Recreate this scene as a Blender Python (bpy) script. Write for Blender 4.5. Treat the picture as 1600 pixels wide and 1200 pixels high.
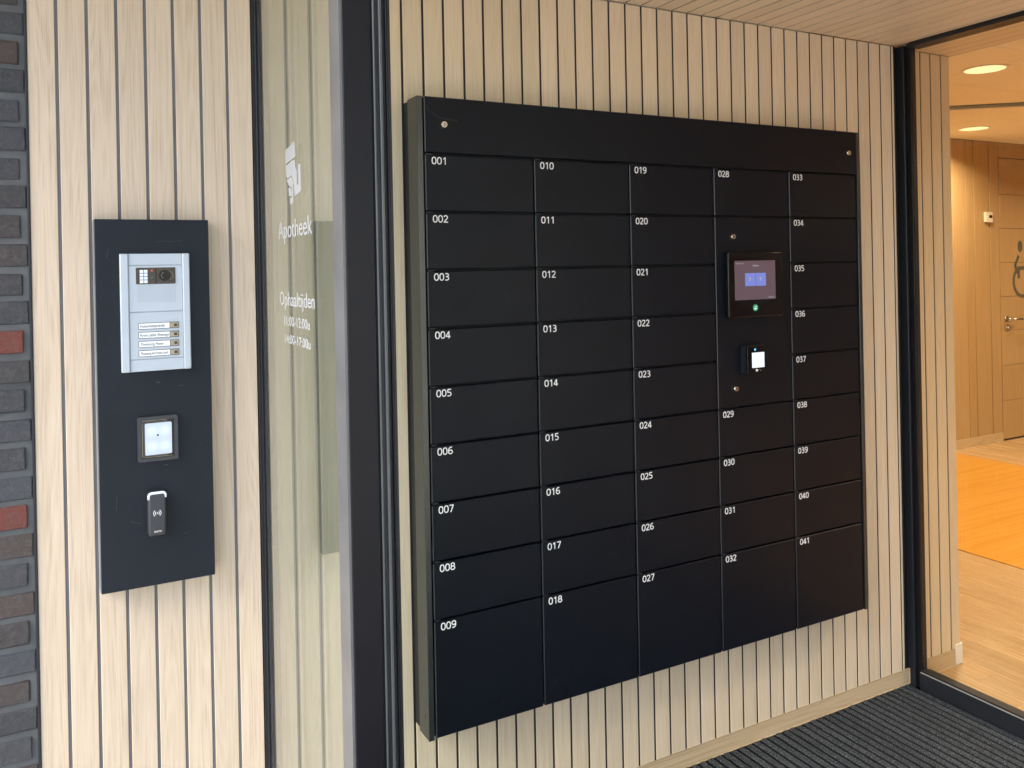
import bpy, bmesh, math, random
from mathutils import Matrix, Vector
R = math.radians
random.seed(7)
for o in list(bpy.data.objects): bpy.data.objects.remove(o)
S = bpy.context.scene
COL = S.collection

# ------------------------------------------------------------------ camera
cam_d = bpy.data.cameras.new("camera"); cam = bpy.data.objects.new("camera", cam_d); COL.objects.link(cam)
cam_d.sensor_width = 36.0; cam_d.sensor_fit = 'HORIZONTAL'
cam_d.lens = 1317.9/1600*36.0
cam_d.shift_x = 0.001; cam_d.shift_y = -(600-420.57)/1600
cam_d.clip_start = 0.05; cam_d.clip_end = 500
yaw, pitch, roll = 0.490047, 0.000889, 0.019873
c_, s_ = math.cos(yaw), math.sin(yaw)
fwd = Vector((s_, c_, 0)); right = Vector((c_, -s_, 0)); down = Vector((0, 0, -1))
f2 = math.cos(pitch)*fwd + math.sin(pitch)*Vector((0, 0, -1)); d2 = math.cos(pitch)*down - math.sin(pitch)*fwd
r3 = math.cos(roll)*right + math.sin(roll)*d2; d3 = -math.sin(roll)*right + math.cos(roll)*d2
mw = Matrix((r3, -d3, -f2)).transposed().to_4x4(); mw.translation = Vector((0, -2.1232, 1.6))
cam.matrix_world = mw
S.camera = cam

# ------------------------------------------------------------------ sky, sun, exposure
SUN_EL, SUN_AZ = 42.0, 260.0          # azimuth measured clockwise from +Y: light comes from -X,-Y
world = bpy.data.worlds.new("World"); S.world = world; world.use_nodes = True
wn = world.node_tree.nodes; wl = world.node_tree.links; wn.clear()
wo = wn.new("ShaderNodeOutputWorld"); bg = wn.new("ShaderNodeBackground"); sky = wn.new("ShaderNodeTexSky")
sky.sky_type = 'NISHITA'; sky.sun_disc = False
sky.sun_elevation = R(SUN_EL); sky.sun_rotation = R(SUN_AZ)
sky.air_density = 1.0; sky.dust_density = 1.5; sky.ozone_density = 1.0
bg.inputs['Strength'].default_value = 0.15
wl.new(sky.outputs[0], bg.inputs[0]); wl.new(bg.outputs[0], wo.inputs[0])
sun_d = bpy.data.lights.new("sun", 'SUN'); sun = bpy.data.objects.new("sun", sun_d); COL.objects.link(sun)
sun_d.energy = 2.1; sun_d.angle = R(40); sun_d.color = (1.0, 0.95, 0.88)
az, el = R(SUN_AZ), R(SUN_EL)
sdir = Vector((math.sin(az)*math.cos(el), math.cos(az)*math.cos(el), math.sin(el)))
sun.rotation_euler = sdir.to_track_quat('Z', 'Y').to_euler()
S.view_settings.view_transform = 'Standard'; S.view_settings.look = 'None'
S.view_settings.gamma = 1.0; S.view_settings.use_curve_mapping = False
S.view_settings.exposure = 1.60
S.cycles.max_bounces = 12; S.cycles.diffuse_bounces = 6; S.cycles.glossy_bounces = 6; S.cycles.transparent_max_bounces = 16
S.cycles.use_denoising = True
WARM = (1.0, 0.77, 0.51)

# ------------------------------------------------------------------ materials
def nd(nt, kind, **kw):
    n = nt.nodes.new(kind)
    for k, v in kw.items(): setattr(n, k, v)
    return n
def newmat(name):
    m = bpy.data.materials.new(name); m.use_nodes = True
    nt = m.node_tree; nt.nodes.clear()
    out = nd(nt, "ShaderNodeOutputMaterial"); p = nd(nt, "ShaderNodeBsdfPrincipled")
    nt.links.new(p.outputs[0], out.inputs[0])
    return m, nt, p, out
def math_n(nt, op, a, b=None, clamp=False):
    n = nd(nt, "ShaderNodeMath", operation=op, use_clamp=clamp)
    for i, v in enumerate((a, b)):
        if v is None: continue
        if isinstance(v, (int, float)): n.inputs[i].default_value = v
        else: nt.links.new(v, n.inputs[i])
    return n.outputs[0]
def mixc(nt, fac, a, b, mode='MIX'):
    n = nd(nt, "ShaderNodeMix", data_type='RGBA', blend_type=mode)
    for s, v in ((n.inputs[0], fac), (n.inputs[6], a), (n.inputs[7], b)):
        if isinstance(v, (int, float)): s.default_value = v
        elif isinstance(v, tuple): s.default_value = (*v[:3], 1)
        else: nt.links.new(v, s)
    return n.outputs[2]
def coords(nt): return nd(nt, "ShaderNodeTexCoord").outputs['Object']
def scaled(nt, vec, s):
    n = nd(nt, "ShaderNodeMapping"); n.inputs['Scale'].default_value = s
    nt.links.new(vec, n.inputs[0]); return n.outputs[0]
def noise(nt, vec, scale, detail=2, rough=0.5):
    n = nd(nt, "ShaderNodeTexNoise"); n.inputs['Scale'].default_value = scale
    n.inputs['Detail'].default_value = detail; n.inputs['Roughness'].default_value = rough
    nt.links.new(vec, n.inputs['Vector']); return n.outputs['Fac']
def ramp(nt, fac, stops):
    n = nd(nt, "ShaderNodeValToRGB"); e = n.color_ramp.elements
    while len(e) < len(stops): e.new(0.5)
    for i, (p, c) in enumerate(stops): e[i].position = p; e[i].color = (*c, 1) if len(c) == 3 else c
    nt.links.new(fac, n.inputs[0]); return n.outputs[0]
def bump(nt, p, h, strength, dist=0.001):
    b = nd(nt, "ShaderNodeBump"); b.inputs['Strength'].default_value = strength; b.inputs['Distance'].default_value = dist
    nt.links.new(h, b.inputs['Height']); nt.links.new(b.outputs[0], p.inputs['Normal'])
def paint(name, col, rough=0.5, metal=0.0, spec=0.5, var=0.12, fine=0.0, scuffs=0.0):
    m, nt, p, out = newmat(name); v = coords(nt)
    n = noise(nt, v, 9, 4, 0.6)
    a = tuple(c*(1-var) for c in col); b = tuple(min(1, c*(1+var)) for c in col)
    c = ramp(nt, n, [(0.3, a), (0.7, b)])
    if scuffs:
        s = noise(nt, v, 55, 5, 0.7); k = ramp(nt, s, [(0.70, (0, 0, 0)), (0.80, (scuffs,)*3)])
        c = mixc(nt, k, c, tuple(min(1, x*2.2+0.03) for x in col))
    nt.links.new(c, p.inputs['Base Color'])
    rr = math_n(nt, 'ADD', math_n(nt, 'MULTIPLY', noise(nt, v, 14, 4), 0.14), rough-0.07)
    nt.links.new(rr, p.inputs['Roughness'])
    p.inputs['Metallic'].default_value = metal; p.inputs['Specular IOR Level'].default_value = spec
    if fine: bump(nt, p, noise(nt, v, 900, 2), fine, 0.0005)
    return m
def emit(name, col, strength, rough=0.3):
    m, nt, p, out = newmat(name)
    p.inputs['Base Color'].default_value = (*[c*0.3 for c in col], 1); p.inputs['Roughness'].default_value = rough
    p.inputs['Emission Color'].default_value = (*col, 1); p.inputs['Emission Strength'].default_value = strength
    return m
def wood(name, dark, mid, light, axis='Z', grain=1.0, rough=0.42, ringk=46.0, jitter=0.10, island=True):
    m, nt, p, out = newmat(name); v = coords(nt)
    if island:
        g = nd(nt, "ShaderNodeNewGeometry").outputs['Random Per Island']
        cb = nd(nt, "ShaderNodeCombineXYZ")
        for i, k in enumerate((31.7, 17.3, 53.1)): nt.links.new(math_n(nt, 'MULTIPLY', g, k), cb.inputs[i])
        va = nd(nt, "ShaderNodeVectorMath", operation='ADD'); nt.links.new(v, va.inputs[0]); nt.links.new(cb.outputs[0], va.inputs[1])
        vv = va.outputs[0]
    else: vv = v
    def st(k): return {'Z': (1, 1, k), 'Y': (1, k, 1), 'X': (k, 1, 1)}[axis]
    rings = noise(nt, scaled(nt, vv, st(0.05)), 24*grain, 1.5, 0.4)
    rs = math_n(nt, 'ADD', math_n(nt, 'MULTIPLY', math_n(nt, 'SINE', math_n(nt, 'MULTIPLY', rings, ringk*2)), 0.5), 0.5)
    rs = math_n(nt, 'POWER', rs, 1.6)
    fib = noise(nt, scaled(nt, vv, st(0.02)), 330*grain, 3, 0.65)
    fib2 = noise(nt, scaled(nt, vv, st(0.05)), 70*grain, 3, 0.6)
    f = math_n(nt, 'ADD', math_n(nt, 'MULTIPLY', rs, 0.13), math_n(nt, 'ADD', math_n(nt, 'MULTIPLY', fib, 0.70), math_n(nt, 'MULTIPLY', fib2, 0.36)))
    c = ramp(nt, f, [(0.32, dark), (0.55, mid), (0.80, light)])
    blot = noise(nt, scaled(nt, vv, st(0.25)), 5, 2)
    c = mixc(nt, math_n(nt, 'MULTIPLY', blot, 0.25), c, dark)
    if island:
        j = math_n(nt, 'ADD', math_n(nt, 'MULTIPLY', g, jitter), 1-jitter*0.5)
        h = nd(nt, "ShaderNodeHueSaturation"); nt.links.new(j, h.inputs['Value']); nt.links.new(c, h.inputs['Color']); c = h.outputs[0]
    nt.links.new(c, p.inputs['Base Color'])
    nt.links.new(math_n(nt, 'ADD', math_n(nt, 'MULTIPLY', fib2, 0.16), rough-0.08), p.inputs['Roughness'])
    p.inputs['Specular IOR Level'].default_value = 0.35
    bump(nt, p, f, 0.25, 0.0006)
    return m
def glass(name, tint=(1, 1, 1), gain=1.0, film=0.0):      # film: uneven share of pale diffuse mixed over the pane
    m, nt, p, out = newmat(name); nt.nodes.remove(p)
    lw = nd(nt, "ShaderNodeLayerWeight"); lw.inputs[0].default_value = 0.5
    fr = math_n(nt, 'MINIMUM', math_n(nt, 'ADD', math_n(nt, 'MULTIPLY', math_n(nt, 'POWER', lw.outputs['Facing'], 5.0), 0.95*gain), 0.04*gain), 1.0)
    t = nd(nt, "ShaderNodeBsdfTransparent"); t.inputs[0].default_value = (*tint, 1)
    g = nd(nt, "ShaderNodeBsdfGlossy"); g.inputs['Roughness'].default_value = 0.0
    mx = nd(nt, "ShaderNodeMixShader"); nt.links.new(fr, mx.inputs[0]); nt.links.new(t.outputs[0], mx.inputs[1]); nt.links.new(g.outputs[0], mx.inputs[2])
    if film:
        df = nd(nt, "ShaderNodeBsdfDiffuse"); df.inputs[0].default_value = (0.75, 0.77, 0.76, 1); m2 = nd(nt, "ShaderNodeMixShader")
        n = noise(nt, coords(nt), 7, 3); nt.links.new(math_n(nt, 'ADD', math_n(nt, 'MULTIPLY', n, film), film*0.5), m2.inputs[0])
        nt.links.new(mx.outputs[0], m2.inputs[1]); nt.links.new(df.outputs[0], m2.inputs[2]); mx = m2
    nt.links.new(mx.outputs[0], out.inputs[0])
    return m

M = {}
M['oak'] = wood('pale_oak_cladding', (0.42, 0.315, 0.22), (0.56, 0.452, 0.338), (0.62, 0.515, 0.395))
M['oak_y'] = wood('warm_lit_oak_soffit', (0.64, 0.495, 0.335), (0.735, 0.59, 0.42), (0.78, 0.64, 0.475), axis='Y')  # same oak, lightened and warmed for light missing on the soffit
M['oak_in'] = wood('warm_lit_oak_cladding', (0.575, 0.445, 0.305), (0.68, 0.545, 0.39), (0.73, 0.60, 0.45))  # same oak as outside, the vestibule's warm light painted into its colour
M['oak_h'] = wood('oak_skirting', (0.42, 0.29, 0.16), (0.54, 0.40, 0.245), (0.62, 0.48, 0.32), axis='X', grain=0.7, jitter=0.03)
M['oak_door'] = wood('oak_veneer', (0.385, 0.25, 0.115), (0.425, 0.285, 0.135), (0.465, 0.32, 0.16), grain=0.35, jitter=0.06)
M['floorwood'] = wood('bamboo_floor', (0.36, 0.225, 0.105), (0.45, 0.295, 0.145), (0.54, 0.37, 0.20), axis='Y', grain=0.5, rough=0.26, jitter=0.16)
M['groove'] = paint('dark_groove', (0.115, 0.117, 0.122), 0.7)
M['groove_in'] = paint('shaded_groove_indoors', (0.016, 0.014, 0.018), 0.7)  # same groove grey, darkened in colour for the dimmer indoor light
M['black'] = paint('black_powder_coat', (0.012, 0.0135, 0.018), 0.42, spec=0.4, fine=0.03)
M['locker'] = paint('locker_powder_coat', (0.0032, 0.0050, 0.0095), 0.42, spec=0.19, fine=0.03, scuffs=0.25)
M['locker_edge'] = paint('edge_highlight_coat', (0.015, 0.017, 0.021), 0.32, spec=0.5)  # lighter paint on vertical bevels stands in for light catching the edges
M['lockerside'] = paint('locker_side_coat', (0.014, 0.017, 0.018), 0.30, spec=0.9, fine=0.03)
M['board'] = paint('anthracite_board', (0.0085, 0.0118, 0.0180), 0.48, spec=0.24, fine=0.04, scuffs=0.5)
M['edge'] = paint('raw_board_edge', (0.20, 0.20, 0.20), 0.6)
M['scratch_board'] = paint('light_scratch', (0.040, 0.045, 0.055), 0.6)
M['scratch_lk'] = paint('faint_scratch', (0.0115, 0.013, 0.0175), 0.6)
M['stile'] = paint('anthracite_aluminium', (0.0055, 0.0054, 0.0080), 0.38, spec=0.24, fine=0.02)
M['strip'] = paint('pale_grey_coat', (0.105, 0.105, 0.109), 0.4, spec=0.4)  # on the upright's outer face, paints its grazing sky reflection
M['alu'] = paint('brushed_aluminium', (0.44, 0.49, 0.545), 0.42, metal=0.15, var=0.03, fine=0.02)
M['alu_edge'] = paint('bare_aluminium', (0.55, 0.56, 0.57), 0.35, metal=0.7, var=0.05)
M['rail_grey'] = paint('grey_seal', (0.055, 0.061, 0.065), 0.4)
M['gloss_black'] = paint('glossy_black_glass', (0.006, 0.005, 0.006), 0.09, spec=0.5, var=0.05)
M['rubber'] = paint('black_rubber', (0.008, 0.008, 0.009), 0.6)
M['white'] = paint('white_print', (0.82, 0.82, 0.83), 0.5, var=0.02)
M['frost'] = paint('white_vinyl', (0.52, 0.53, 0.55), 0.5, var=0.03)
def vinyl():
    m = M['frost']; nt = m.node_tree; out = [n for n in nt.nodes if n.type == 'OUTPUT_MATERIAL'][0]; p = [n for n in nt.nodes if n.type == 'BSDF_PRINCIPLED'][0]
    t = nd(nt, "ShaderNodeBsdfTransparent"); mx = nd(nt, "ShaderNodeMixShader"); mx.inputs[0].default_value = 0.68
    nt.links.new(t.outputs[0], mx.inputs[1]); nt.links.new(p.outputs[0], mx.inputs[2]); nt.links.new(mx.outputs[0], out.inputs[0])
vinyl()          # thin translucent film
M['label'] = paint('label_paper', (0.80, 0.82, 0.82), 0.4, var=0.03)
M['ink'] = paint('grey_ink', (0.12, 0.14, 0.15), 0.6)
M['brass'] = paint('push_button_brass', (0.40, 0.34, 0.24), 0.35, metal=0.5, var=0.25)
M['nickel'] = paint('nickel_lock', (0.62, 0.55, 0.46), 0.25, metal=1.0, var=0.1)
M['dark_grey'] = paint('dark_grey_plastic', (0.030, 0.032, 0.038), 0.42, spec=0.5)
M['mid_grey'] = paint('camera_window_tint', (0.055, 0.045, 0.038), 0.12)
M['lens'] = paint('lens_glass', (0.01, 0.01, 0.012), 0.05)
M['gold'] = paint('gold_line', (0.42, 0.36, 0.22), 0.4, metal=0.4)
M['blue_line'] = paint('blue_print', (0.08, 0.13, 0.38), 0.5)
M['red_led'] = emit('red_led', (0.9, 0.12, 0.08), 0.175)
M['green_led'] = paint('green_led_off', (0.03, 0.12, 0.07), 0.3)
M['ceiling'] = paint('white_ceiling_tile', (0.82, 0.80, 0.76), 0.85, var=0.03)
M['plaster'] = paint('white_plaster', (0.66, 0.62, 0.55), 0.85, var=0.03)
M['orange'] = wood('orange_floor', (0.52, 0.225, 0.022), (0.60, 0.285, 0.038), (0.66, 0.33, 0.055), axis='X', grain=0.15, rough=0.22, jitter=0.0, island=False)
M['picto'] = paint('grey_pictogram', (0.10, 0.095, 0.075), 0.5)
M['steel'] = paint('brushed_steel', (0.55, 0.53, 0.5), 0.28, metal=1.0, var=0.05)
M['cream'] = paint('cream_plastic', (0.75, 0.72, 0.62), 0.4, var=0.02)
M['whiteblock'] = paint('white_end_cap', (0.78, 0.74, 0.70), 0.5, var=0.02)
M['paving'] = paint('grey_paving', (0.55, 0.54, 0.51), 0.8, var=0.2)
M['mortar'] = paint('dark_mortar', (0.098, 0.102, 0.104), 0.9, var=0.2, fine=0.6)
M['lamp'] = emit('downlight_glow', (1.0, 0.76, 0.36), 0.52)
M['glass'] = glass('clear_glass', (0.91, 0.965, 0.925), 1.55, 0.025)
M['glass_in'] = glass('clear_glass_hall', (0.93, 0.95, 0.93))
M['display'] = emit('terminal_display', (0.115, 0.075, 0.092), 0.306, 0.12)
M['tile'] = emit('terminal_tile', (0.17, 0.215, 0.58), 0.324, 0.12)
M['display_text'] = emit('terminal_text', (0.32, 0.30, 0.36), 0.324, 0.2)
M['green_btn'] = emit('green_lit_button', (0.05, 0.30, 0.14), 0.315, 0.2)
M['green_icon'] = emit('button_icon', (0.6, 0.9, 0.75), 0.500)
M['blue_led'] = emit('blue_led', (0.10, 0.45, 0.95), 0.700)
M['win_white'] = emit('scanner_window', (0.66, 0.72, 0.80), 0.400)
M['led_bar'] = emit('reader_light_bar', (0.70, 0.77, 0.88), 0.330)

def brick_mat(name, stops):
    m, nt, p, out = newmat(name); v = coords(nt)
    g = nd(nt, "ShaderNodeNewGeometry").outputs['Random Per Island']
    c = ramp(nt, g, stops)
    n = noise(nt, v, 60, 5, 0.7)
    c = mixc(nt, ramp(nt, n, [(0.45, (0, 0, 0)), (0.75, (0.5,)*3)]), c, (0.15, 0.142, 0.14))
    nt.links.new(c, p.inputs['Base Color']); p.inputs['Roughness'].default_value = 0.85
    bump(nt, p, noise(nt, scaled(nt, v, (1, 1, 1.6)), 110, 6, 0.75), 1.0, 0.012)
    return m
M['brick'] = brick_mat('dark_brick', [(0.0, (0.060, 0.062, 0.072)), (0.25, (0.078, 0.085, 0.10)), (0.45, (0.068, 0.061, 0.063)), (0.62, (0.10, 0.075, 0.068)), (0.8, (0.078, 0.068, 0.067)), (1.0, (0.058, 0.059, 0.066))])
M['brick_red'] = brick_mat('red_brick', [(0.0, (0.20, 0.050, 0.034)), (1.0, (0.19, 0.055, 0.042))])
def mat_mat():
    m, nt, p, out = newmat('ribbed_carpet'); v = coords(nt)
    n = noise(nt, v, 300, 3, 0.8)
    g = nd(nt, "ShaderNodeNewGeometry").outputs['Random Per Island']
    c = ramp(nt, n, [(0.38, (0.014, 0.017, 0.022)), (0.52, (0.052, 0.060, 0.070)), (0.61, (0.15, 0.162, 0.18)), (0.68, (0.36, 0.38, 0.40))])
    h = nd(nt, "ShaderNodeHueSaturation"); nt.links.new(math_n(nt, 'ADD', math_n(nt, 'MULTIPLY', g, 0.25), 0.875), h.inputs['Value']); nt.links.new(c, h.inputs['Color'])
    nt.links.new(h.outputs[0], p.inputs['Base Color']); p.inputs['Roughness'].default_value = 0.95; p.inputs['Specular IOR Level'].default_value = 0.15
    bump(nt, p, noise(nt, v, 300, 4, 0.8), 1.0, 0.006)
    return m
M['mat'] = mat_mat()
def window_lit():
    # backlit square: four LEDs behind a diffuser
    m, nt, p, out = newmat('backlit_reader_window'); v = coords(nt)
    sp = nd(nt, "ShaderNodeSeparateXYZ"); nt.links.new(v, sp.inputs[0])
    tot = None
    for cx in (0.175, 0.202):
        for cz in (1.213, 1.247):
            dx = math_n(nt, 'SUBTRACT', sp.outputs[0], cx); dz = math_n(nt, 'SUBTRACT', sp.outputs[2], cz)
            d = math_n(nt, 'SQRT', math_n(nt, 'ADD', math_n(nt, 'MULTIPLY', dx, dx), math_n(nt, 'MULTIPLY', dz, dz)))
            k = math_n(nt, 'POWER', 2.718, math_n(nt, 'MULTIPLY', math_n(nt, 'MULTIPLY', d, d), -9000.0))
            tot = k if tot is None else math_n(nt, 'ADD', tot, k)
    c = mixc(nt, math_n(nt, 'MINIMUM', tot, 1.0), (0.55, 0.66, 0.80), (0.80, 0.97, 0.98))
    nt.links.new(c, p.inputs['Emission Color']); p.inputs['Emission Strength'].default_value = 0.30
    p.inputs['Base Color'].default_value = (0.12, 0.13, 0.145, 1); p.inputs['Roughness'].default_value = 0.25
    return m
M['win_lit'] = window_lit()

# ------------------------------------------------------------------ mesh helpers
class MB:
    def __init__(self): self.bm = bmesh.new(); self.mats = []
    def mi(self, m):
        if m not in self.mats: self.mats.append(m)
        return self.mats.index(m)
    def box(self, x0, x1, y0, y1, z0, z1, m, bev=0.0, seg=1, bmat=None):
        r = bmesh.ops.create_cube(self.bm, size=1.0); vs = r['verts']
        bmesh.ops.scale(self.bm, vec=(abs(x1-x0), abs(y1-y0), abs(z1-z0)), verts=vs)
        bmesh.ops.translate(self.bm, vec=((x0+x1)/2, (y0+y1)/2, (z0+z1)/2), verts=vs)
        fs = set(f for v in vs for f in v.link_faces); i = self.mi(m)
        for f in fs: f.material_index = i
        if bev:
            es = list(set(e for v in vs for e in v.link_edges))
            rb = bmesh.ops.bevel(self.bm, geom=es, offset=bev, segments=seg, affect='EDGES', profile=0.5)
            for f in rb['faces']:
                f.normal_update(); f.smooth = seg > 1
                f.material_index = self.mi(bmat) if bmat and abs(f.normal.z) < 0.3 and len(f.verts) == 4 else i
        return self
    def prism(self, pts, conv, d, m, smooth=False):
        # pts: 2-D outline, conv(u, v, w) -> xyz, from w=0 to w=d
        i = self.mi(m)
        a = [self.bm.verts.new(conv(u, v, 0)) for u, v in pts]; b = [self.bm.verts.new(conv(u, v, d)) for u, v in pts]
        n = len(pts); fs = [self.bm.faces.new(a), self.bm.faces.new(b[::-1])]
        for k in range(n):
            f = self.bm.faces.new((a[k], b[k], b[(k+1) % n], a[(k+1) % n])); f.smooth = smooth; fs.append(f)
        for f in fs: f.material_index = i
        return self
    def cyl(self, c, axis, r, d, m, n=24, r2=None):
        r2 = r if r2 is None else r2
        ax = Vector(axis).normalized(); u = ax.orthogonal().normalized(); w = ax.cross(u); c = Vector(c); i = self.mi(m)
        A = [self.bm.verts.new(c+u*r*math.cos(t)+w*r*math.sin(t)) for t in [2*math.pi*k/n for k in range(n)]]
        B = [self.bm.verts.new(c+ax*d+u*r2*math.cos(t)+w*r2*math.sin(t)) for t in [2*math.pi*k/n for k in range(n)]]
        f = [self.bm.faces.new(A[::-1]), self.bm.faces.new(B)]
        for k in range(n):
            q = self.bm.faces.new((A[k], A[(k+1) % n], B[(k+1) % n], B[k])); q.smooth = True; f.append(q)
        for q in f: q.material_index = i
        return self
    def ring(self, c, r0, r1, d, m, a0=0, a1=2*math.pi, n=32, conv=None):
        pts = [(c[0]+r1*math.cos(a0+(a1-a0)*k/n), c[1]+r1*math.sin(a0+(a1-a0)*k/n)) for k in range(n+1)]
        inn = [(c[0]+r0*math.cos(a0+(a1-a0)*k/n), c[1]+r0*math.sin(a0+(a1-a0)*k/n)) for k in range(n+1)]
        for k in range(n):
            self.prism([pts[k], pts[k+1], inn[k+1], inn[k]], conv, d, m)
        return self
    def tube(self, pts, r, m, n=10):
        i = self.mi(m); rings = []; P = [Vector(p) for p in pts]
        for k, p in enumerate(P):
            t = (P[min(k+1, len(P)-1)]-P[max(k-1, 0)]).normalized(); u = t.cross(Vector((0, 0, 1)))
            if u.length < 1e-3: u = t.cross(Vector((0, 1, 0)))
            u.normalize(); w = t.cross(u)
            rings.append([self.bm.verts.new(p+u*r*math.cos(2*math.pi*j/n)+w*r*math.sin(2*math.pi*j/n)) for j in range(n)])
        for a, b in zip(rings, rings[1:]):
            for j in range(n):
                f = self.bm.faces.new((a[j], a[(j+1) % n], b[(j+1) % n], b[j])); f.smooth = True; f.material_index = i
        for q in (rings[0][::-1], rings[-1]): self.bm.faces.new(q).material_index = i
        return self
    def build(self, name, parent=None, **kw):
        bmesh.ops.recalc_face_normals(self.bm, faces=self.bm.faces)
        me = bpy.data.meshes.new(name); self.bm.to_mesh(me); self.bm.free()
        for m in self.mats: me.materials.append(M[m])
        o = bpy.data.objects.new(name, me); COL.objects.link(o)
        if parent: o.parent = parent
        for k, v in kw.items(): o[k] = v
        return o
def front(Y):            # wall facing -Y: (x, z, depth towards the viewer)
    return lambda u, v, w: (u, Y-w, v)
def rrect(x0, x1, z0, z1, r, n=5):
    pts = []
    for cx, cz, a in ((x1-r, z1-r, 0), (x0+r, z1-r, 90), (x0+r, z0+r, 180), (x1-r, z0+r, 270)):
        for k in range(n+1):
            t = R(a+90*k/n); pts.append((cx+r*math.cos(t), cz+r*math.sin(t)))
    return pts
def thing(name, label, cat, loc=(0, 0, 0), group=None):
    # Empty at the thing's base; parts keep world coordinates through the inverse matrix
    o = bpy.data.objects.new(name, None); COL.objects.link(o); o.location = loc; o.empty_display_size = 0.1
    o['label'] = label; o['category'] = cat
    if group: o['group'] = group
    return o
def text(s, name, x, z, width, height, Y, m, parent, side='front', thick=0.0004, weight=0.0, just='L', loc=(0,0,0)):
    """flat lettering; x,z = lower left of the capitals, width x height in metres"""
    cu = bpy.data.curves.new(name, 'FONT'); cu.body = s; cu.size = 1.0; cu.offset = weight; cu.resolution_u = 4
    to = bpy.data.objects.new(name, cu); COL.objects.link(to)
    dg = bpy.context.evaluated_depsgraph_get(); dg.update()
    me = bpy.data.meshes.new_from_object(to.evaluated_get(dg)); bpy.data.objects.remove(to); bpy.data.curves.remove(cu)
    xs = [v.co.x for v in me.vertices]; x0, x1 = min(xs), max(xs)
    bm = bmesh.new(); bm.from_mesh(me); bpy.data.meshes.remove(me)
    sx = width/(x1-x0); sz = height/0.727
    r = bmesh.ops.extrude_face_region(bm, geom=bm.faces[:]);
    top = [e for e in r['geom'] if isinstance(e, bmesh.types.BMVert)]
    for v in top: v.co.z = 1.0
    for v in bm.verts:
        u, h, w = (v.co.x-x0)*sx, v.co.y*sz, v.co.z*thick
        v.co = (x+u, Y-w, z+h) if side == 'front' else (Y-w, x-u, z+h)
    bmesh.ops.recalc_face_normals(bm, faces=bm.faces)
    me = bpy.data.meshes.new(name); bm.to_mesh(me); bm.free(); me.materials.append(M[m])
    o = bpy.data.objects.new(name, me); COL.objects.link(o); o.parent = parent
    return o
def arc(cx, cy, rx, ry, a0, a1, n=14, p=1.0):
    return [(cx+rx*math.copysign(abs(math.cos(R(a0+(a1-a0)*k/n)))**p, math.cos(R(a0+(a1-a0)*k/n))), cy+ry*math.copysign(abs(math.sin(R(a0+(a1-a0)*k/n)))**p, math.sin(R(a0+(a1-a0)*k/n)))) for k in range(n+1)]
DIG = {
 '0': [arc(.30, .5, .225, .44, 90, 450, 32, 0.86)],
 '1': [[(.36, 0), (.36, .995)], [(.13, .76), (.22, .81), (.335, .935)]],
 '2': [arc(.285, .72, .205, .22, 165, -15, 14)+[(.42, .52), (.30, .36), (.10, .10), (.085, .065)], [(.06, .06), (.545, .06)]],
 '3': [[(.10, .90)]+arc(.255, .735, .205, .205, 100, -88, 14), arc(.255, .29, .235, .235, 88, -100, 16)+[(.085, .085)], [(.17, .53), (.27, .53)]],
 '4': [[(.40, 0), (.40, .975)], [(.385, .93), (.055, .30)], [(.02, .265), (.575, .265)]],
 '5': [[(.50, .94), (.13, .94)], [(.135, .97), (.115, .53)], [(.11, .55)]+arc(.26, .31, .235, .25, 98, -100, 18)+[(.07, .08)]],
 '6': [[(.49, .93)]+arc(.40, .50, .325, .44, 88, 180, 12)[1:], arc(.305, .305, .225, .245, 180, 540, 30)],
 '7': [[(.05, .94), (.545, .94)], [(.515, .93), (.20, 0)]],
 '8': [arc(.30, .735, .195, .205, 90, 450, 26), arc(.30, .29, .235, .235, 90, 450, 28)],
 '9': [arc(.295, .695, .225, .245, 0, 360, 30), [(.11, .065)]+arc(.195, .50, .325, .44, -88, 0, 12)[1:]]}
def digits(s, name, x, z, adv, h, Y, m, parent, w=0.140, thick=0.0004):
    """painted numerals: ribbons along the strokes of each figure, h = figure height, adv = spacing"""
    mb = MB(); i = mb.mi(m); sw = adv/0.62
    for q, ch in enumerate(s):
        for sn, path in enumerate(DIG[ch]):
            closed = (path[0][0]-path[-1][0])**2+(path[0][1]-path[-1][1])**2 < 1e-6
            P = [Vector((u*sw, v*h)) for u, v in (path[:-1] if closed else path)]; n = len(P); Lf, Rt = [], []
            for k in range(n):
                a = P[k-1] if (k or closed) else P[k]; b = P[(k+1) % n] if (k < n-1 or closed) else P[k]
                t = (b-a).normalized(); nn = Vector((-t.y, t.x))*w*h/2
                Lf.append(P[k]+nn); Rt.append(P[k]-nn)
            mk = lambda p, d: mb.bm.verts.new((x+q*adv+p.x, Y-d, z+p.y))
            d1 = thick+sn*0.00008
            V = [(mk(l, 0), mk(l, d1), mk(r, d1), mk(r, 0)) for l, r in zip(Lf, Rt)]
            for k in range(n if closed else n-1):
                a, b = V[k], V[(k+1) % n]
                for j in range(3): mb.bm.faces.new((a[j], b[j], b[j+1], a[j+1])).material_index = i
    return mb.build(name, parent)
GR = 0.0066              # groove width
def planks(mb, edges, z0, z1, y_front, y_back, m):
    for a, b in zip(edges, edges[1:]): mb.box(a+GR/2, b-GR/2, y_front, y_back, z0, z1, m, 0.0012)

# ------------------------------------------------------------------ outside: ground, brick wall, cladding
MB().box(-40, 0.56, -40, 0.3, -0.30, -0.012, 'paving').box(0.5605, 60, -40, -2.42, -0.30, -0.013, 'paving').build('pavement', kind='structure')
MB().box(0.565, 2.80, -2.40, 0.02, -0.30, -0.026, 'rubber').build('mat_recess', kind='structure')

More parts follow.
